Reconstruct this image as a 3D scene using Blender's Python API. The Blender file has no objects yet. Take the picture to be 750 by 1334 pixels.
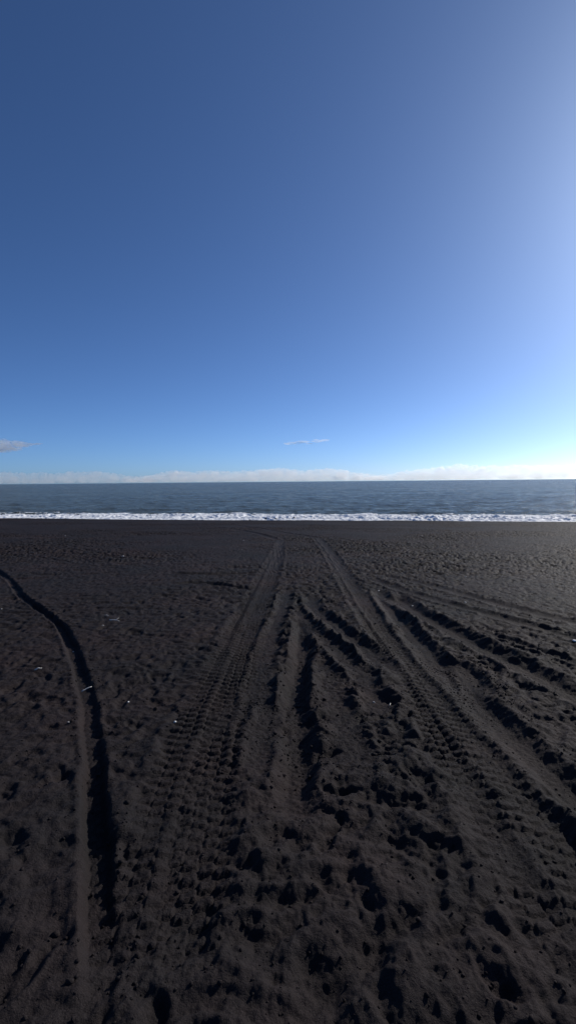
import bpy, math, random
import numpy as np

R = math.radians
scene = bpy.context.scene
col = scene.collection
rng = np.random.default_rng(7)
random.seed(7)

# ------------------------------------------------------------------ place constants (metres)
CAM_H = 1.5                     # eye above the sand
SLOPE = math.tan(R(2.9))        # the beach falls gently towards the sea
CREST = 53.0                    # berm crest, then a steeper face to the water
TILT = .0146                    # and a little to the right
SEA_Z = -4.0
F_PX = 640.0                    # focal length in photo pixels (750 x 1334)
PITCH = math.atan(39.7 / F_PX)
ROLL = math.atan(7.0 / 750.0)
SUN_AZ, SUN_EL = 48.0, 27.0     # degrees right of the view axis, above the horizon


# ------------------------------------------------------------------ noise
def _hash(ix, iy, seed):
    h = (ix.astype(np.uint32) * np.uint32(374761393) + iy.astype(np.uint32) * np.uint32(668265263)
         + np.uint32((seed * 2246822519) & 0xffffffff))
    h = (h ^ (h >> np.uint32(13))) * np.uint32(1274126177)
    h ^= h >> np.uint32(16)
    return h


def perlin(x, y, seed=0):
    x = np.asarray(x, np.float32); y = np.asarray(y, np.float32)
    fx = np.floor(x); fy = np.floor(y)
    ix = fx.astype(np.int64); iy = fy.astype(np.int64)
    dx = x - fx; dy = y - fy
    u = dx * dx * dx * (dx * (dx * 6 - 15) + 10)
    v = dy * dy * dy * (dy * (dy * 6 - 15) + 10)

    def g(ax, ay, px, py):
        a = (_hash(ax & 0xffffffff, ay & 0xffffffff, seed) & np.uint32(0xffff)).astype(np.float32) * np.float32(2 * math.pi / 65536)
        return np.cos(a) * px + np.sin(a) * py
    n00 = g(ix, iy, dx, dy); n10 = g(ix + 1, iy, dx - 1, dy)
    n01 = g(ix, iy + 1, dx, dy - 1); n11 = g(ix + 1, iy + 1, dx - 1, dy - 1)
    a = n00 + u * (n10 - n00); b = n01 + u * (n11 - n01)
    return 1.5 * (a + v * (b - a))


def fbm(x, y, octv, seed=0, gain=.5):
    t = 0; a = 1.0
    for o in range(octv):
        t = t + a * perlin(x * 2 ** o + 17.3 * o, y * 2 ** o - 9.1 * o, seed + o)
        a *= gain
    return t


def ridged(x, y, octv, seed=0):
    t = 0; a = 1.0
    for o in range(octv):
        t = t + a * (1 - 2.2 * np.abs(perlin(x * 2 ** o + 5.7 * o, y * 2 ** o, seed + o)))
        a *= .5
    return t


def sstep(a, b, x):
    t = np.clip((x - a) / (b - a), 0, 1)
    return t * t * (3 - 2 * t)


# ------------------------------------------------------------------ beach points read off the photograph
def base_z(x, y):
    """the mean beach surface"""
    y = np.asarray(y, float); x = np.asarray(x, float)
    over = np.maximum(y - CREST, 0)
    return -SLOPE * y - TILT * np.clip(x, -60, 60) - over * .14 * sstep(0, 4, over)


def ground_pt(px, py):
    """where a photo pixel meets the mean beach plane, in metres"""
    dx = (px - 375) / F_PX; dz = -(py - 667) / F_PX
    c, s = math.cos(ROLL), math.sin(ROLL)
    rx = dx * c + dz * s; rz = -dx * s + dz * c
    c, s = math.cos(PITCH), math.sin(PITCH)
    dy = c + rz * s; dzz = -s + rz * c
    t = CAM_H / (-dzz - SLOPE * dy - TILT * rx)
    if t <= 0: t = 45
    return rx * t, dy * t


def smooth_line(pts, step=.12):
    p = np.array([ground_pt(*q) for q in pts])
    p = np.vstack([2 * p[0] - p[1], p, 2 * p[-1] - p[-2]])
    out = []
    for i in range(1, len(p) - 2):
        n = max(2, min(14, int(np.linalg.norm(p[i + 1] - p[i]) / step)))
        for k in range(n):
            t = k / n
            a, b, c, d = p[i - 1], p[i], p[i + 1], p[i + 2]
            out.append(.5 * ((2 * b) + (c - a) * t + (2 * a - 5 * b + 4 * c - d) * t * t + (3 * b - a - 3 * c + d) * t ** 3))
    out.append(p[-2])
    return np.array(out)


# pixel path, half width, depth, berm height, tread depth, wobble
TRACKS = [
    # narrow deep rut on the left
    ([(-60, 708), (0, 745), (28, 776), (60, 800), (80, 817), (93, 842), (103, 870), (112, 900), (119, 947), (126, 1040), (131, 1334)], .068, .074, .009, .006, .016),
    # left wheel track, two passes
    ([(366, 700), (360, 718), (347, 745), (330, 780), (308, 825), (290, 862), (270, 902), (250, 947), (215, 1050), (150, 1334)], .15, .026, .010, .020, .01),
    ([(367, 700), (364, 720), (355, 750), (343, 782), (328, 825), (316, 870), (303, 915), (294, 947), (270, 1060), (225, 1334)], .14, .035, .014, .020, .012),
    # right wheel track, two passes
    ([(409, 699), (424, 716), (440, 740), (455, 765), (474, 795), (498, 830), (524, 868), (548, 905), (573, 947), (640, 1060), (800, 1334)], .15, .040, .018, .022, .01),
    ([(414, 699), (430, 716), (450, 745), (470, 773), (498, 810), (530, 846), (562, 884), (600, 930), (615, 947), (690, 1040), (900, 1334)], .13, .050, .020, .012, .02),
    # spun out hole and dug ruts between the wheel tracks
    ([(392, 800), (394, 825), (393, 850), (388, 875), (384, 900), (384, 947), (386, 1010), (392, 1090)], .115, .115, .020, 0, .022),
    ([(404, 772), (410, 790), (430, 808), (456, 826), (482, 846), (508, 876)], .13, .075, .028, 0, .025),
    ([(388, 788), (402, 812), (432, 838), (462, 866), (486, 900), (500, 947)], .115, .055, .024, 0, .035),
    ([(376, 765), (368, 790), (356, 820), (346, 850), (338, 890), (330, 947), (318, 1020)], .11, .045, .02, 0, .035),
    ([(412, 850), (428, 880), (440, 915), (455, 960), (470, 1030)], .11, .045, .022, 0, .035),
    ([(356, 905), (352, 930), (345, 960), (336, 1010)], .11, .055, .024, 0, .035),
    # ruts right of the wheel tracks
    ([(492, 765), (508, 790), (534, 822), (566, 856), (602, 892), (640, 930), (668, 958), (760, 1040), (900, 1150)], .14, .092, .032, 0, .022),
    ([(510, 772), (545, 796), (585, 818), (630, 841), (690, 871), (750, 902), (830, 940)], .17, .100, .030, 0, .022),
    ([(560, 855), (600, 865), (622, 890), (640, 915)], .11, .08, .02, 0, .03),
    ([(455, 741), (500, 749), (550, 759), (610, 775), (680, 794), (760, 812), (860, 830)], .15, .048, .02, 0, .025),
    ([(478, 752), (520, 766), (570, 781), (640, 800), (720, 822), (800, 846)], .14, .055, .022, .0, .025),
    ([(600, 812), (650, 828), (700, 846), (760, 866), (820, 890)], .08, .04, .02, 0, .03),
    # shallow marks crossing on the left
    ([(215, 748), (260, 749), (310, 747), (350, 746)], .14, .045, .015, 0, .05),
    ([(218, 763), (260, 760), (300, 764), (335, 768)], .14, .055, .015, 0, .05),
    # the wheel tracks turn away to the left near the crest
    ([(412, 700), (392, 697), (365, 693), (330, 687), (290, 683), (240, 681)], .22, .05, .02, 0, .02),
    ([(364, 704), (345, 698), (320, 692), (285, 687), (230, 683)], .22, .05, .02, 0, .02),
]


def carve(h, x, y, tr, idx):
    path, hw, dep, berm, tread, wob = tr
    line = smooth_line(path)
    m = 4 * hw + .2
    lo = line.min(0) - m; hi = line.max(0) + m
    sel = np.nonzero((x > lo[0]) & (x < hi[0]) & (y > lo[1]) & (y < hi[1]))[0]
    if not len(sel): return
    X = x[sel]; Y = y[sel]
    best = np.full(len(sel), 1e9); cc = np.zeros(len(sel)); ss = np.zeros(len(sel)); tt = np.zeros(len(sel))
    seg = np.linalg.norm(np.diff(line, axis=0), axis=1); cum = np.concatenate([[0], np.cumsum(seg)])
    for i in range(len(seg)):
        a = line[i]; d = (line[i + 1] - a) / seg[i]
        k = np.nonzero((X > min(a[0], line[i + 1][0]) - m) & (X < max(a[0], line[i + 1][0]) + m) &
                       (Y > min(a[1], line[i + 1][1]) - m) & (Y < max(a[1], line[i + 1][1]) + m))[0]
        if not len(k): continue
        rx = X[k] - a[0]; ry = Y[k] - a[1]
        s = np.clip(rx * d[0] + ry * d[1], 0, seg[i])
        ex = rx - s * d[0]; ey = ry - s * d[1]
        dd = ex * ex + ey * ey
        w = dd < best[k]
        kk = k[w]
        best[kk] = dd[w]; cc[kk] = np.sqrt(dd[w]) * np.sign(ex[w] * d[1] - ey[w] * d[0]); ss[kk] = cum[i] + s[w]
    near = best < m * m
    sel = sel[near]; X = X[near]; Y = Y[near]; c = cc[near]; s = ss[near]
    L = cum[-1]
    end = sstep(0, .5, s) * sstep(0, .5, L - s) if L > 1.2 else sstep(0, .25, s) * sstep(0, .25, L - s)
    c = c + wob * 1.1 * (fbm(X * 2.6, Y * 2.6, 2, 40 + idx)) + wob * .12 * perlin(X * 14, Y * 14, 60 + idx)
    t = np.abs(c) / hw
    depth_var = 1 + .25 * perlin(s * 1.1, s * 0 + idx, 77) + .08 * perlin(s * 3.1, s * 0 + idx, 78)
    steep = .25 if idx else .5
    floor = 1 - sstep(steep, 1.3 if idx else 1.1, t)
    rim = np.exp(-((t - 1.32) / .27) ** 2) * (.8 + .5 * perlin(X * 3, Y * 3, 90 + idx) + .15 * perlin(X * 11, Y * 11, 95)) * (.7 + .5 * (c > 0))
    dz = -dep * depth_var * floor + berm * np.maximum(rim, -.1)
    # the rut floor is pressed flatter than the sand around it
    h[sel] += -h[sel] * floor * end * .85
    if tread:
        q = np.clip(c / hw, -1, 1)
        lane = np.floor((q + 1) * 2)                                  # four rows of lugs
        skew = np.where(lane < 2, 1, -1) * np.abs(q) * .035
        ph = (s + skew + .032 * (lane % 2)) / .088 + .15 * perlin(X * 3, Y * 3, 15)
        bar = sstep(-.10, .18, np.sin(2 * math.pi * ph))
        groove = sstep(.02, .09, np.abs(((q + 1) * 2) % 1 - .5) * -1 + .5)
        wear = np.clip(.75 + .7 * fbm(X * 1.6, Y * 1.6, 2, 31 + idx), .1, 1.1)
        dz += tread * (bar * groove - .5) * (1 - sstep(.85, 1.0, t)) * wear
    h[sel] += dz * end


def sand_relief(x, y):
    """everything the tyres, feet and wind did to the sand"""
    dist = np.sqrt(x * x + y * y)
    h = .045 * fbm(x * .22, y * .22, 3, 1)                                # gentle humps
    foot = np.clip(.55 + .8 * fbm(x * .16, y * .16, 2, 11), .25, 1) * (1 + .55 * sstep(4, 11, y))        # where people walked
    h = h + .025 * foot * fbm(x * 2.1, y * 2.1, 4, 3, .6)
    pock = perlin(x * 5.2 + 2 * perlin(x * 1.7, y * 1.7, 5), y * 5.2, 6)
    h = h - .036 * foot * sstep(.02, .55, pock)
    pock = perlin(x * 9.5, y * 8.5 + 1.5 * perlin(x * 2, y * 2, 8), 9)
    h = h - .030 * foot * sstep(.0, .5, pock)
    h = h + .009 * fbm(x * 14, y * 14, 3, 13)
    # prints of shoes and paws
    wpx = .05 * perlin(x * 6, y * 6, 61); wpy = .05 * perlin(x * 6, y * 6, 62)
    n = 1500
    py_ = rng.uniform(0, 1, n) ** 1.6 * 40 + 1.2
    px_ = rng.uniform(-1, 1, n) * (py_ * .75 + 1.5)
    order = np.argsort(y, kind='stable'); ys = y[order]
    for i in range(n):
        if rng.uniform() < .35 and px_[i] < -2: continue
        a = rng.normal(0, .6); ln = rng.uniform(.09, .16); wd = ln * rng.uniform(.38, .6); dp = rng.uniform(.008, .026)
        r = ln * 2
        i0 = np.searchsorted(ys, py_[i] - r); i1 = np.searchsorted(ys, py_[i] + r)
        k = order[i0:i1]; k = k[np.abs(x[k] - px_[i]) < r]
        if not len(k): continue
        dx = x[k] + wpx[k] - px_[i]; dy = y[k] + wpy[k] - py_[i]
        u = (dx * math.cos(a) + dy * math.sin(a)) / wd; v = (-dx * math.sin(a) + dy * math.cos(a)) / ln
        q = np.sqrt(u * u + v * v)
        h[k] += -dp * (1 - sstep(.5, 1.05, q)) + dp * .3 * np.exp(-((q - 1.3) / .25) ** 2)
    # the churned strip between the wheel tracks and the trampled patch on the right
    cx = np.interp(y, [1, 2, 3.2, 5, 8, 11], [.2, .18, .17, .18, .25, .35])
    wid = np.interp(y, [1, 3.2, 5, 8, 11], [.8, .82, .75, .6, .4])
    churn = (1 - sstep(.75, 1.25, np.abs(x - cx) / wid)) * (1 - sstep(8.5, 11.5, y))
    rightx = (1 - sstep(.8, 1.2, np.abs(x - (1.75 + .12 * (y - 3))) / 1.0)) * (1 - sstep(4.6, 6.2, y))
    ch = np.maximum(churn, .55 * rightx)
    ca, sa = math.cos(R(32)), math.sin(R(32))
    ax = x * ca + y * sa; ay = -x * sa + y * ca
    wx = .25 * perlin(x * 2, y * 2, 21); wy = .25 * perlin(x * 2, y * 2, 22)
    rg = ridged(ax * 1.5 + wx * 2, ay * 3.4 + wy * 2, 2, 23)
    h = h * (1 - .2 * ch) + ch * (.028 * (rg - .6) + .012 * fbm(x * 2.7 + wx, y * 2.3 + wy, 2, 33) - .024 * sstep(.0, .5, perlin(ax * 2.9 + wx * 1.5, ay * 5.2 + wy * 1.5, 35)) - .018 * sstep(.05, .5, perlin(ax * 6 + wx, ay * 9.5 + wy, 36)) + .005 * fbm(x * 7, y * 7, 2, 27))
    for i, tr in enumerate(TRACKS):
        carve(h, x, y, tr, i)
    # crumbs of sand thrown up beside the ruts
    near = 1 - sstep(6, 14, dist)
    h = h + near * (.0025 + .004 * ch) * (fbm(x * 26, y * 26, 2, 51) + .6 * perlin(x * 58, y * 58, 53))
    # trodden less right under the crest, wind-smoothed
    return .74 * h * (1 - .35 * sstep(20, 42, y))


# ------------------------------------------------------------------ mesh helpers
def grid_mesh(name, X, Y, Z, mat, smooth=True):
    n, m = X.shape
    me = bpy.data.meshes.new(name)
    co = np.stack([X, Y, Z], -1).reshape(-1, 3).astype(np.float32)
    idx = np.arange(n * m).reshape(n, m)
    q = np.stack([idx[:-1, :-1], idx[:-1, 1:], idx[1:, 1:], idx[1:, :-1]], -1).reshape(-1, 4)
    me.vertices.add(n * m); me.vertices.foreach_set('co', co.ravel())
    me.loops.add(q.size); me.loops.foreach_set('vertex_index', q.ravel().astype(np.int32))
    me.polygons.add(len(q)); me.polygons.foreach_set('loop_start', (np.arange(len(q)) * 4).astype(np.int32))
    me.polygons.foreach_set('loop_total', np.full(len(q), 4, np.int32))
    me.update(calc_edges=True)
    if smooth: me.polygons.foreach_set('use_smooth', np.ones(len(q), bool))
    me.materials.append(mat)
    o = bpy.data.objects.new(name, me); col.objects.link(o)
    return o


def mesh_obj(name, verts, faces, mat, smooth=True, parent=None):
    me = bpy.data.meshes.new(name)
    me.from_pydata([tuple(v) for v in verts], [], [tuple(f) for f in faces])
    me.update()
    if smooth: me.polygons.foreach_set('use_smooth', np.ones(len(me.polygons), bool))
    me.materials.append(mat)
    o = bpy.data.objects.new(name, me); col.objects.link(o)
    if parent: o.parent = parent
    return o


def new_mat(name):
    m = bpy.data.materials.new(name); m.use_nodes = True
    nt = m.node_tree
    return m, nt, nt.nodes['Principled BSDF']


def nd(nt, typ, **kw):
    n = nt.nodes.new(typ)
    for k, v in kw.items(): setattr(n, k, v)
    return n


def ramp(nt, fac, stops):
    r = nd(nt, 'ShaderNodeValToRGB')
    e = r.color_ramp.elements
    while len(e) < len(stops): e.new(.5)
    for el, (p, c) in zip(e, stops):
        el.position = p; el.color = (*c, 1) if len(c) == 3 else c
    nt.links.new(fac, r.inputs[0])
    return r.outputs[0]


def noise(nt, vec, scale, detail=4, rough=.55):
    n = nd(nt, 'ShaderNodeTexNoise'); n.inputs['Scale'].default_value = scale
    n.inputs['Detail'].default_value = detail; n.inputs['Roughness'].default_value = rough
    nt.links.new(vec, n.inputs['Vector'])
    return n.outputs['Fac']


# ------------------------------------------------------------------ materials
def mat_sand():
    m, nt, b = new_mat('black_sand')
    pos = nd(nt, 'ShaderNodeNewGeometry').outputs['Position']
    big = noise(nt, pos, .7, 5, .65)
    c1 = ramp(nt, big, [(.32, (.0175, .0166, .0174)), (.5, (.0226, .0187, .0190)), (.68, (.0310, .0230, .0226))])
    grain = noise(nt, pos, 260, 2, .7)
    g = ramp(nt, grain, [(.30, (.55, .55, .55)), (.55, (1, 1, 1)), (.72, (1.55, 1.5, 1.45))])
    mx = nd(nt, 'ShaderNodeMix', data_type='RGBA', blend_type='MULTIPLY'); mx.inputs[0].default_value = 1
    nt.links.new(c1, mx.inputs[6]); nt.links.new(g, mx.inputs[7])
    nt.links.new(mx.outputs[2], b.inputs['Base Color'])
    b.inputs['Roughness'].default_value = .72
    b.inputs['Specular IOR Level'].default_value = .04
    bp = nd(nt, 'ShaderNodeBump'); bp.inputs['Strength'].default_value = .8; bp.inputs['Distance'].default_value = .010
    f = noise(nt, pos, 95, 5, .65)
    nt.links.new(f, bp.inputs['Height'])
    nt.links.new(bp.outputs[0], b.inputs['Normal'])
    return m


def mat_sea():
    m, nt, b = new_mat('sea_water')
    pos = nd(nt, 'ShaderNodeNewGeometry').outputs['Position']
    mp = nd(nt, 'ShaderNodeMapping'); mp.inputs['Scale'].default_value = (.55, 1, 1)
    nt.links.new(pos, mp.inputs['Vector'])
    b.inputs['Base Color'].default_value = (.048, .062, .054, 1)
    b.inputs['Roughness'].default_value = .22
    b.inputs['IOR'].default_value = 1.333; b.inputs['Specular IOR Level'].default_value = .25
    b1 = nd(nt, 'ShaderNodeBump'); b1.inputs['Strength'].default_value = 1; b1.inputs['Distance'].default_value = .42
    nt.links.new(noise(nt, mp.outputs[0], .9, 6, .62), b1.inputs['Height'])
    b2 = nd(nt, 'ShaderNodeBump'); b2.inputs['Strength'].default_value = 1; b2.inputs['Distance'].default_value = .9
    nt.links.new(noise(nt, mp.outputs[0], .16, 5, .6), b2.inputs['Height'])
    nt.links.new(b1.outputs[0], b2.inputs['Normal'])
    nt.links.new(b2.outputs[0], b.inputs['Normal'])
    # cat's paws: the wind roughens the water in long streaks
    mp2 = nd(nt, 'ShaderNodeMapping'); mp2.inputs['Scale'].default_value = (.03, .05, 1)
    nt.links.new(pos, mp2.inputs['Vector'])
    mr = nd(nt, 'ShaderNodeMapRange'); mr.inputs['From Min'].default_value = .3; mr.inputs['From Max'].default_value = .7
    mr.inputs['To Min'].default_value = .15; mr.inputs['To Max'].default_value = .28
    nt.links.new(noise(nt, mp2.outputs[0], 1, 5, .65), mr.inputs['Value'])
    fine = nd(nt, 'ShaderNodeMapRange'); fine.inputs['From Min'].default_value = .5; fine.inputs['From Max'].default_value = .66
    fine.inputs['To Min'].default_value = 1; fine.inputs['To Max'].default_value = .16
    nt.links.new(noise(nt, mp.outputs[0], 1.3, 3, .6), fine.inputs['Value'])
    ml = nd(nt, 'ShaderNodeMath', operation='MULTIPLY')
    nt.links.new(mr.outputs[0], ml.inputs[0]); nt.links.new(fine.outputs[0], ml.inputs[1])
    nt.links.new(ml.outputs[0], b.inputs['Roughness'])
    # silt stirred into the water near the shore: part of the light comes back from below the surface
    silt = nd(nt, 'ShaderNodeBsdfDiffuse'); silt.inputs['Color'].default_value = (.078, .089, .075, 1)
    mx = nd(nt, 'ShaderNodeMixShader'); mx.inputs[0].default_value = .42
    nt.links.new(b2.outputs[0], silt.inputs['Normal'])
    nt.links.new(b.outputs[0], mx.inputs[1]); nt.links.new(silt.outputs[0], mx.inputs[2])
    nt.links.new(mx.outputs[0], nt.nodes['Material Output'].inputs['Surface'])
    return m


def mat_foam():
    m, nt, b = new_mat('surf_foam')
    pos = nd(nt, 'ShaderNodeNewGeometry').outputs['Position']
    b.inputs['Base Color'].default_value = (.82, .84, .85, 1)
    b.inputs['Roughness'].default_value = .75
    b.inputs['Subsurface Weight'].default_value = 0
    bp = nd(nt, 'ShaderNodeBump'); bp.inputs['Strength'].default_value = .8; bp.inputs['Distance'].default_value = .07
    nt.links.new(noise(nt, pos, 4, 6, .65), bp.inputs['Height'])
    nt.links.new(bp.outputs[0], b.inputs['Normal'])
    return m


def mat_cloud(name, density, g=.35):
    m = bpy.data.materials.new(name); m.use_nodes = True
    nt = m.node_tree; nt.nodes.clear()
    out = nd(nt, 'ShaderNodeOutputMaterial')
    v = nd(nt, 'ShaderNodeVolumeScatter')
    v.inputs['Color'].default_value = (1, 1, 1, 1)
    v.inputs['Density'].default_value = density
    v.inputs['Anisotropy'].default_value = g
    nt.links.new(v.outputs[0], out.inputs['Volume'])
    m.cycles.homogeneous_volume = True
    return m


def mat_plain(name, c0, c1, scale=60, rough=.7):
    m, nt, b = new_mat(name)
    tc = nd(nt, 'ShaderNodeTexCoord').outputs['Object']
    nt.links.new(ramp(nt, noise(nt, tc, scale, 4), [(.35, c0), (.65, c1)]), b.inputs['Base Color'])
    b.inputs['Roughness'].default_value = rough
    return m


SAND, SEA, FOAM = mat_sand(), mat_sea(), mat_foam()
BLEACHED = mat_plain('bleached_wood', (.42, .40, .36), (.66, .64, .60))
SHELL = mat_plain('pale_shell', (.55, .54, .52), (.75, .74, .72))
STONE = mat_plain('pale_pebble', (.24, .24, .24), (.40, .39, .38), 90)
PAPER = mat_plain('white_scrap', (.70, .70, .70), (.80, .80, .80), 40)


# ------------------------------------------------------------------ the beach
def rows():
    ys = []
    y = -1.0
    while y < CREST + 24:
        ys.append(y)
        d = math.hypot(y, 1.0)
        st = d * d / 1.5 / 491 * .42
        y += min(max(st, .0075), .085)
    back = [-400, -250, -150, -90, -60, -40, -28, -20, -14, -10, -7, -5, -3.6, -2.6, -1.9, -1.4]
    return np.array(back + ys)


def columns(inner, n_in, outer, n_out):
    a = np.linspace(-inner, inner, n_in)
    st = a[1] - a[0]
    k = np.arange(1, n_out + 1)
    gr = 1.01
    while inner + st * (gr ** n_out - 1) / (gr - 1) * gr < outer: gr += .002
    o = inner + st * gr * (gr ** k - 1) / (gr - 1)
    return np.concatenate([-o[::-1], a, o])


def build_beach():
    ys = rows(); us = columns(.66, 1040, 40, 90)
    w = np.where(ys > -1, ys + 2.2, 1.2 + .35 * (-1 - ys))
    Y = np.repeat(ys[:, None], len(us), 1)
    X = w[:, None] * us[None, :]
    x = X.ravel(); y = Y.ravel()
    h = np.zeros(len(x))
    act = (y > -1.2) & (np.abs(x) < 70)
    h[act] = sand_relief(x[act], y[act])
    z = base_z(x, y) + h
    # the crest line wavers a little
    z += .06 * fbm(x * .05, y * .02, 3, 70) * sstep(36, 52, y) * (1 - sstep(56, 62, y))
    return grid_mesh('beach', X, Y, z.reshape(X.shape), SAND)


beach = build_beach()
beach['kind'] = 'structure'
beach['label'] = 'black volcanic sand cut by tyre tracks, ruts and footprints'


# ------------------------------------------------------------------ the sea
def wave_z(x, y):
    z = np.zeros_like(x)
    r = np.random.default_rng(3)
    d = np.hypot(x, y)
    for i in range(46):
        lam = .9 * (16 / .9) ** (i / 45)
        ang = r.normal(0, .55)
        kx, ky = math.sin(ang) * 2 * math.pi / lam, math.cos(ang) * 2 * math.pi / lam
        a = .0075 * lam ** .62 * (1 + .3 * r.normal())
        fade = 1 - sstep(lam * 60, lam * 160, d)          # the mesh gets too coarse for it, the bump takes over
        p = kx * x + ky * y + r.uniform(0, 6.28)
        z += a * fade * (1 - np.abs(np.sin(p / 2)) * 2)
    return z


def surf_front(x):
    """distance of the breaking front from the camera line"""
    return 72.0 - .2 * np.clip(x, -90, 90) + 1.6 * fbm(x * .035, x * 0 + 3.1, 3, 81)


def build_sea():
    ys = []
    y = 56.0
    while y < 60000:
        ys.append(y)
        y += min(max(y * y / 5.5 / 491 * .35, .16), y * .12)
    ys = np.array(ys)
    us = columns(.66, 760, 6, 50)
    Y = np.repeat(ys[:, None], len(us), 1)
    X = (Y + 4) * us[None, :]
    Z = SEA_Z + wave_z(X, Y)
    # the shore break: a low swell that steepens just behind the foam
    fr = surf_front(X)
    d = Y - fr
    sw = .26 * np.exp(-((d - 8) / np.where(d < 8, 2.2, 4.0)) ** 2) * (.75 + .5 * perlin(X * .06, X * 0 + 7, 83))
    sw = sw + .22 * np.exp(-((d - 26) / 5.0) ** 2) * np.clip(.5 + perlin(X * .03, X * 0 + 2, 84), 0, 1)
    Z = Z + sw
    return grid_mesh('sea', X, Y, Z, SEA)


sea = build_sea()
sea['kind'] = 'structure'
sea['label'] = 'choppy grey blue sea reaching the horizon'


def build_foam():
    """tumbling white water along the shore, thin and broken towards the sea"""
    xs = np.arange(-75, 75.01, .13)
    v = np.arange(-12.0, 17.0, .14)
    X = np.repeat(xs[None, :], len(v), 0)
    fr = surf_front(X)
    Y = fr + v[:, None]
    d = np.repeat(v[:, None], len(xs), 1)
    cover = np.where(d < 6.5, 1.3, 1.3 - (d - 5.0) * .15)
    cover = cover + .55 * fbm(X * .10, Y * .16, 3, 85) + .8 * fbm(X * .42, Y * 1.0, 4, 86) + .25 * (1 - sstep(0, 1, np.abs(d - 12.5) / 1.2)) * (1 + fbm(X * .07, Y * 0, 2, 89))
    body = np.exp(-((d - 3.5) / np.where(d < 3.5, 4.5, 3.5)) ** 2)
    sw = .26 * np.exp(-((d - 8) / np.where(d < 8, 2.2, 4.0)) ** 2) * (.75 + .5 * perlin(X * .06, X * 0 + 7, 83))
    lump = .10 + .20 * body * (.8 + .7 * fbm(X * .35, Y * .5, 3, 87)) + .13 * fbm(X * 1.3, Y * 1.3, 4, 88, .6) * (.35 + body)
    top = SEA_Z + wave_z(X, Y) + sw + np.maximum(lump, .03) * sstep(.45, .8, cover)
    Z = np.where(cover > .45, top + .02, np.nan)
    keep = ~np.isnan(Z)
    n, m = X.shape
    idx = np.arange(n * m).reshape(n, m)
    ok = keep[:-1, :-1] & keep[:-1, 1:] & keep[1:, 1:] & keep[1:, :-1]
    q = np.stack([idx[:-1, :-1], idx[:-1, 1:], idx[1:, 1:], idx[1:, :-1]], -1)[ok]
    used = np.unique(q)
    re = np.zeros(n * m, int); re[used] = np.arange(len(used))
    co = np.stack([X, Y, Z], -1).reshape(-1, 3)[used]
    return mesh_obj('surf', co, re[q], FOAM)


surf = build_foam()
surf['kind'] = 'stuff'
surf['label'] = 'white foam of the low surf breaking along the black sand'


# ------------------------------------------------------------------ clouds
def photo_dir(px, py):
    dx = (px - 375) / F_PX; dz = -(py - 667) / F_PX
    c, s = math.cos(ROLL), math.sin(ROLL)
    rx = dx * c + dz * s; rz = -dx * s + dz * c
    c, s = math.cos(PITCH), math.sin(PITCH)
    return rx, c + rz * s, -s + rz * c


def build_bank(name, x0, x1, lean, density, seed, y0=24000., n=260, size=(130, 330)):
    """a stretch of low cumulus far out over the water: crowded puffs fused into one lumpy mass over flat bases"""
    import bmesh
    r = np.random.default_rng(seed)
    bm = bmesh.new(); bmesh.ops.create_icosphere(bm, subdivisions=3, radius=1)
    co = np.array([v.co[:] for v in bm.verts]); fc = np.array([[v.index for v in f.verts] for f in bm.faces]); bm.free()
    V, F = [], []
    for i in range(n):
        u = (i + r.uniform(-.5, .5)) / n
        x = x0 + u * (x1 - x0)
        taper = min(1, 6 * min(max(u, .01), max(1 - u, .01)))
        H = float(np.interp(x, [x0, x1], lean)) * (.78 + .26 * float(perlin(x / 2600., seed * 3.1, 7)) + .12 * float(perlin(x / 700., seed * 1.7, 8))) * (.35 + .65 * taper)
        z = 70.
        while z < H:
            s = r.uniform(*size) * (.8 if z > H * .5 else 1.1)
            s = min(s, max(H - z + 40, 90) * .8)
            k = 1 + .22 * fbm(co[:, 0] * 1.5 + i * 3.3, co[:, 1] * 1.5 + co[:, 2] * 1.9 + z * .01, 3, 140)
            p = co * k[:, None] * [s * 1.25, s * .55, s * .72] + [x + r.normal(0, 120), y0 + r.normal(0, 45), z + s * .3]
            p[:, 2] = np.maximum(p[:, 2], 25 + 12 * perlin(p[:, 0] / 400, p[:, 1] / 400, 9))
            F.append(fc + sum(len(q) for q in V)); V.append(p)
            z += s * .75
    o = mesh_obj(name, np.vstack(V), np.vstack(F), mat_cloud(name + '_vapour', density, .55))
    md = o.modifiers.new('fuse', 'REMESH'); md.mode = 'VOXEL'; md.voxel_size = 30
    me = bpy.data.meshes.new_from_object(o.evaluated_get(bpy.context.evaluated_depsgraph_get()))
    o.modifiers.clear(); o.data = me
    return o


for x0, x1, lean, dens, sd, yy, num, sz, lab in (
        (-27000, -6500, (640, 660), .0026, 3, 24600, 200, (90, 220), 'hazy bluish bank of low cloud along the left half of the horizon'),
        (-7600, 4600, (640, 790), .0036, 11, 24000, 150, (110, 260), 'white ragged bank of low cloud along the middle of the horizon'),
        (3600, 34000, (790, 1000), .0034, 5, 24300, 260, (130, 300), 'brightest and thickest bank of white cloud along the right of the horizon')):
    bank = build_bank('cloud_bank', x0, x1, lean, dens, sd, float(yy), num, sz)
    bank['label'] = lab; bank['category'] = 'cloud bank'; bank['group'] = 'cloud banks over the horizon'


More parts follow.
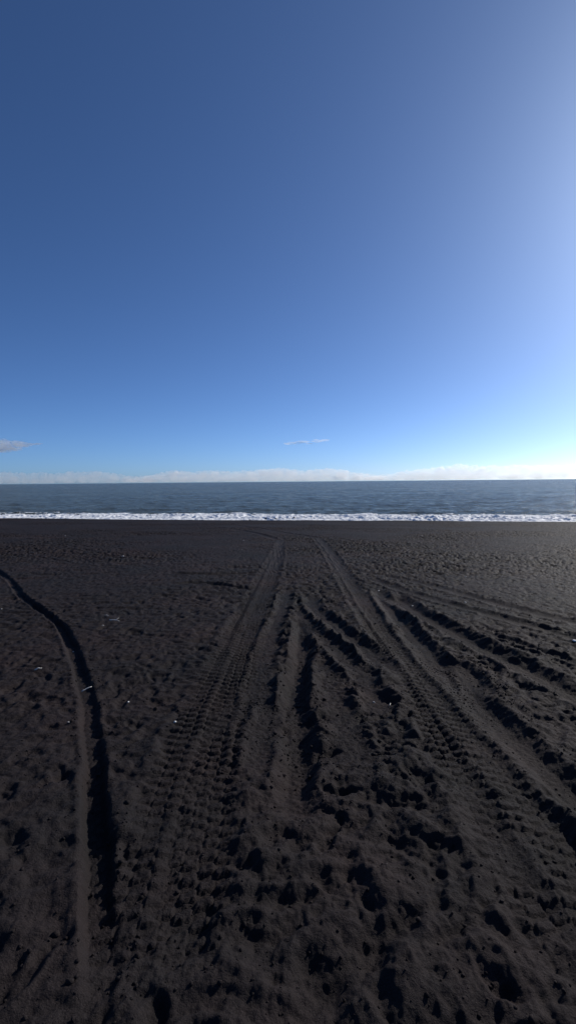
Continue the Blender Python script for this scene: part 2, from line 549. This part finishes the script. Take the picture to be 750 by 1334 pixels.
def puff_cloud(name, px, py, dist, puffs, density, g):
    """one small cloud: overlapping vapour puffs, sizes in metres"""
    d = np.array(photo_dir(px, py)) * dist
    import bmesh
    V, F = [], []
    for (ox, oy, oz, sx, sy, sz) in puffs:
        bm = bmesh.new(); bmesh.ops.create_icosphere(bm, subdivisions=4, radius=1)
        co = np.array([v.co[:] for v in bm.verts])
        nz = fbm(co[:, 0] * 1.7 + ox * .01, co[:, 1] * 1.7 + co[:, 2] * 2.3 + oz * .02, 4, 120)
        co = co * (1 + .38 * nz)[:, None]
        co = co * [sx, sy, sz] + [ox, oy, oz]
        b = sum(len(v) for v in V)
        V.append(co); F += [[v.index + b for v in f.verts] for f in bm.faces]
        bm.free()
    o = mesh_obj(name, np.vstack(V), F, mat_cloud(name + '_vapour', density, g))
    o.location = d
    return o


c = puff_cloud('cloud', 4, 580, 9000, [(-300, 0, 0, 380, 300, 120), (60, 30, -10, 260, 220, 95), (320, 0, 12, 190, 160, 48), (520, 20, 20, 150, 110, 17), (-700, 60, 20, 340, 280, 140), (180, 40, 45, 150, 120, 40), (-60, 0, 80, 150, 120, 45), (640, 0, 26, 90, 80, 10), (-350, 0, 100, 260, 160, 70), (-80, 10, -60, 300, 200, 60)], .0052, .7)
c['label'] = 'small grey cloud low at the left edge of the sky'; c['category'] = 'cloud'
pf = []
for k in range(34):
    t = random.uniform(-1, 1)
    pf.append((t * 520, random.uniform(-120, 120), 42 * t - 8 + random.gauss(0, 22) * (1 - .6 * abs(t)), random.uniform(35, 100), random.uniform(40, 90), random.uniform(8, 22)))
pf += [(-250, 0, -26, 120, 90, 26), (-120, 20, -2, 100, 90, 22), (190, 0, 20, 80, 70, 22), (430, 0, 40, 60, 60, 16)]
c = puff_cloud('cloud', 400, 575, 12000, pf, .0036, .6)
c['label'] = 'thin white wisp of cloud floating alone above the middle of the cloud bank'; c['category'] = 'cloud'


# ------------------------------------------------------------------ flotsam on the sand
from mathutils import Vector
from mathutils.bvhtree import BVHTree
_me = beach.data
dep = None


def sand_z(x, y):
    """height of the finished sand at a point"""
    ok, loc, nor, i = beach.ray_cast(Vector((x, y, 20)), Vector((0, 0, -1)))
    return loc.z if ok else float(base_z(x, y))


bpy.context.view_layer.update()


def stick_mesh(name, pts, radii, mat, parent=None, sides=7):
    """a tapering, slightly knobbly twig through the points"""
    V, F = [], []
    pts = [Vector(p) for p in pts]
    for i, p in enumerate(pts):
        d = (pts[min(i + 1, len(pts) - 1)] - pts[max(i - 1, 0)]).normalized()
        a = d.orthogonal().normalized(); b = d.cross(a)
        for k in range(sides):
            t = 2 * math.pi * k / sides
            r = radii[i] * random.uniform(.82, 1.18)
            V.append(p + a * math.cos(t) * r + b * math.sin(t) * r)
    for i in range(len(pts) - 1):
        for k in range(sides):
            F.append((i * sides + k, i * sides + (k + 1) % sides, (i + 1) * sides + (k + 1) % sides, (i + 1) * sides + k))
    F.append(tuple(range(sides))[::-1]); F.append(tuple((len(pts) - 1) * sides + k for k in range(sides)))
    return mesh_obj(name, V, F, mat, True, parent)


def tag(o, label, cat, group=None):
    o['label'] = label; o['category'] = cat
    if group: o['group'] = group
    return o


def twig(px, py, length, ang, rad, label, branches=0, name='driftwood_twig', group='bleached twigs on the sand'):
    x, y = ground_pt(px, py)
    n = 9; pts = []; bend = random.uniform(-.12, .12)
    for i in range(n):
        t = i / (n - 1) - .5
        pts.append((t * length, bend * length * (t * t - .1) + random.uniform(-.01, .01) * length, rad * .7 + abs(random.gauss(0, .004)) + .010 * (1 - abs(2 * t))))
    rr = [rad * (1 - .45 * i / (n - 1)) for i in range(n)]
    o = stick_mesh(name, pts, rr, BLEACHED)
    for k in range(branches):
        i = random.randint(3, 6); p = Vector(pts[i]); s = random.choice((-1, 1)); L = length * random.uniform(.25, .4)
        q = [p + Vector((L * t * .75, s * L * t * .7, .02 * t + .006)) for t in (0, .33, .66, 1)]
        stick_mesh('side_shoot', q, [rad * .55, rad * .5, rad * .4, rad * .22], BLEACHED, o)
    # lie along the sand
    ca, sa = math.cos(ang), math.sin(ang)
    z0 = sand_z(x - ca * length / 2, y - sa * length / 2); z1 = sand_z(x + ca * length / 2, y + sa * length / 2)
    zc = sand_z(x, y)
    o.location = (x, y, max(zc, (z0 + z1) / 2))
    o.rotation_euler = (0, -math.atan2(z1 - z0, length), ang)
    return tag(o, label, 'driftwood', group)


def pebble(px, py, size, label, mat=SHELL, name='pale_pebble', cat='pebble', flat=.5, group='pale bits scattered on the sand'):
    import bmesh
    x, y = ground_pt(px, py)
    bm = bmesh.new(); bmesh.ops.create_icosphere(bm, subdivisions=3, radius=size)
    s = random.uniform(0, 90)
    co = np.array([v.co[:] for v in bm.verts])
    k = 1 + .35 * fbm(co[:, 0] / size * .9 + s, co[:, 1] / size * .9 + co[:, 2] / size * .7, 3, 130)
    co = co * k[:, None] * [1.15, .8, flat]
    F = [[v.index for v in f.verts] for f in bm.faces]
    bm.free()
    o = mesh_obj(name, co, F, mat)
    o.location = (x, y, sand_z(x, y) + size * flat * .45)
    o.rotation_euler = (random.uniform(-.2, .2), random.uniform(-.2, .2), random.uniform(0, 6.28))
    return tag(o, label, cat, group)


twig(113, 893, .085, R(42), .0055, 'short white stick lying in the bottom of the deep left rut')
twig(149, 810, .13, R(4), .007, 'bleached forked twig lying on open sand right of the left rut', 1)
twig(139, 804, .14, R(128), .004, 'thin grey twig leaning beside the forked twig')
twig(50, 872, .060, R(38), .006, 'stubby pale stick on smooth sand left of the deep rut')
twig(508, 914, .045, R(70), .004, 'tiny upright white sliver on churned sand between the wheel ruts')
pebble(95, 843, .008, 'small white shell piece in the bend of the left rut', SHELL, 'shell_fragment', 'shell')
pebble(167, 910, .008, 'white speck of shell on trampled sand right of the white stick', SHELL, 'shell_fragment', 'shell')
pebble(228, 940, .011, 'white pebble beside the left wheel track nearest the viewer', SHELL)
pebble(89, 937, .007, 'grey pebble on the left lip of the deep rut', STONE)
pebble(134, 815, .011, 'pale pebble just below the thin grey twig', STONE)
pebble(493, 767, .014, 'pale pebble where the right hand ruts branch apart', SHELL)
pebble(537, 785, .015, 'white pebble on the far lip of the long right rut', SHELL)
pebble(606, 784, .018, 'pale stone on the sand above the two shallow right tracks', STONE)
pebble(606, 751, .022, 'small bright stone standing out on distant flat sand at right', STONE)
pebble(748, 838, .020, 'bright white scrap at the right edge of the beach', PAPER, 'paper_scrap', 'litter')
pebble(487, 909, .009, 'grey pebble next to the tiny white sliver', STONE)
pebble(85, 698, .045, 'distant pale stone on flat sand below the surf at left', STONE)
pebble(10, 698, .040, 'distant grey stone near the left edge below the surf', STONE)
pebble(160, 724, .035, 'pale stone on the sand between left rut and cross marks', STONE)
pebble(315, 717, .026, 'pale stone left of the far end of the wheel track', STONE)
pebble(317, 704, .035, 'distant pale stone beside where the tracks turn left', STONE)
pebble(2, 795, .012, 'pale pebble at the left edge by the narrow rut', STONE)

# ------------------------------------------------------------------ crumbs and clods of damp sand thrown out of the ruts
def build_clods():
    import bmesh
    bm = bmesh.new(); bmesh.ops.create_icosphere(bm, subdivisions=1, radius=1)
    co = np.array([v.co[:] for v in bm.verts]); fc = np.array([[v.index for v in f.verts] for f in bm.faces]); bm.free()
    V, F = [], []
    def put(x, y, s):
        k = rng.uniform(.65, 1.2, len(co))
        a = rng.uniform(0, 6.28); c, q = math.cos(a), math.sin(a)
        p = co * k[:, None] * [s * 1.15, s * .9, s * .7]
        p = np.stack([p[:, 0] * c - p[:, 1] * q, p[:, 0] * q + p[:, 1] * c, p[:, 2]], -1) + [x, y, sand_z(x, y) + s * .25]
        F.append(fc + len(V) * len(co)); V.append(p)
    for path, hw, dep_, berm, tread, wob in TRACKS[:17]:
        ln = smooth_line(path)
        for k in range(int(130 + 2300 * dep_)):
            i = rng.integers(0, len(ln) - 1); t = rng.uniform()
            p = ln[i] + t * (ln[i + 1] - ln[i])
            if not 1.0 < p[1] < 12 or abs(p[0]) > 9: continue
            d = ln[i + 1] - ln[i]; d = d / np.linalg.norm(d)
            off = rng.choice((-1, 1)) * hw * (1.0 + abs(rng.normal(0, .7)))
            put(p[0] + d[1] * off, p[1] - d[0] * off, float(np.clip(rng.lognormal(-5.25, .45), .0025, .020)))
    for k in range(3500):
        y = 1.2 + 8 * rng.uniform() ** 1.5
        put(rng.uniform(-.8, .8) * (y + 1), y, float(np.clip(rng.lognormal(-5.4, .4), .0025, .013)))
    return mesh_obj('sand_clods', np.vstack(V), np.vstack(F), SAND)


clods = build_clods()
clods['kind'] = 'stuff'
clods['label'] = 'crumbs of damp black sand thrown out beside the ruts'

# ------------------------------------------------------------------ light
world = bpy.data.worlds.new('World'); scene.world = world; world.use_nodes = True
wn = world.node_tree
bg = wn.nodes['Background']
sky = nd(wn, 'ShaderNodeTexSky'); sky.sky_type = 'NISHITA'; sky.sun_disc = False
sky.sun_elevation = R(SUN_EL); sky.sun_rotation = R(SUN_AZ)
sky.altitude = 0; sky.air_density = .5; sky.dust_density = .6; sky.ozone_density = 6.0
air = nd(wn, 'ShaderNodeMix', data_type='RGBA', blend_type='MULTIPLY'); air.inputs[0].default_value = 1
air.inputs[7].default_value = (.79, .92, 1.02, 1)          # clean cold air, cool white balance
gm = nd(wn, 'ShaderNodeGamma'); gm.inputs['Gamma'].default_value = 1.0
wn.links.new(sky.outputs[0], gm.inputs['Color']); wn.links.new(gm.outputs[0], air.inputs[6])
wn.links.new(air.outputs[2], bg.inputs['Color'])
bg.inputs['Strength'].default_value = .113

ld = bpy.data.lights.new('sun', 'SUN'); ld.energy = 4.3; ld.angle = R(.5); ld.color = (1, .94, .86)
sun = bpy.data.objects.new('sun', ld); col.objects.link(sun)
to_sun = Vector((math.sin(R(SUN_AZ)) * math.cos(R(SUN_EL)), math.cos(R(SUN_AZ)) * math.cos(R(SUN_EL)), math.sin(R(SUN_EL))))
sun.rotation_euler = to_sun.to_track_quat('Z', 'Y').to_euler()

# ------------------------------------------------------------------ camera
cd = bpy.data.cameras.new('camera'); cam = bpy.data.objects.new('camera', cd); col.objects.link(cam)
cd.sensor_fit = 'HORIZONTAL'; cd.sensor_width = 36; cd.lens = 36 * F_PX / 750
cd.clip_start = .05; cd.clip_end = 300000
cam.location = (0, 0, CAM_H)
from mathutils import Matrix
cam.rotation_euler = (Matrix.Rotation(R(90) - PITCH, 3, 'X') @ Matrix.Rotation(-ROLL, 3, 'Z')).to_euler()
scene.camera = cam

scene.render.engine = 'CYCLES'
scene.cycles.volume_bounces = 40
scene.cycles.max_bounces = 48
scene.cycles.use_denoising = True
scene.cycles.denoising_prefilter = 'ACCURATE'
scene.cycles.denoising_input_passes = 'RGB_ALBEDO_NORMAL'
scene.view_settings.view_transform = 'Standard'
scene.view_settings.look = 'None'
scene.view_settings.exposure = 0
scene.view_settings.gamma = 1
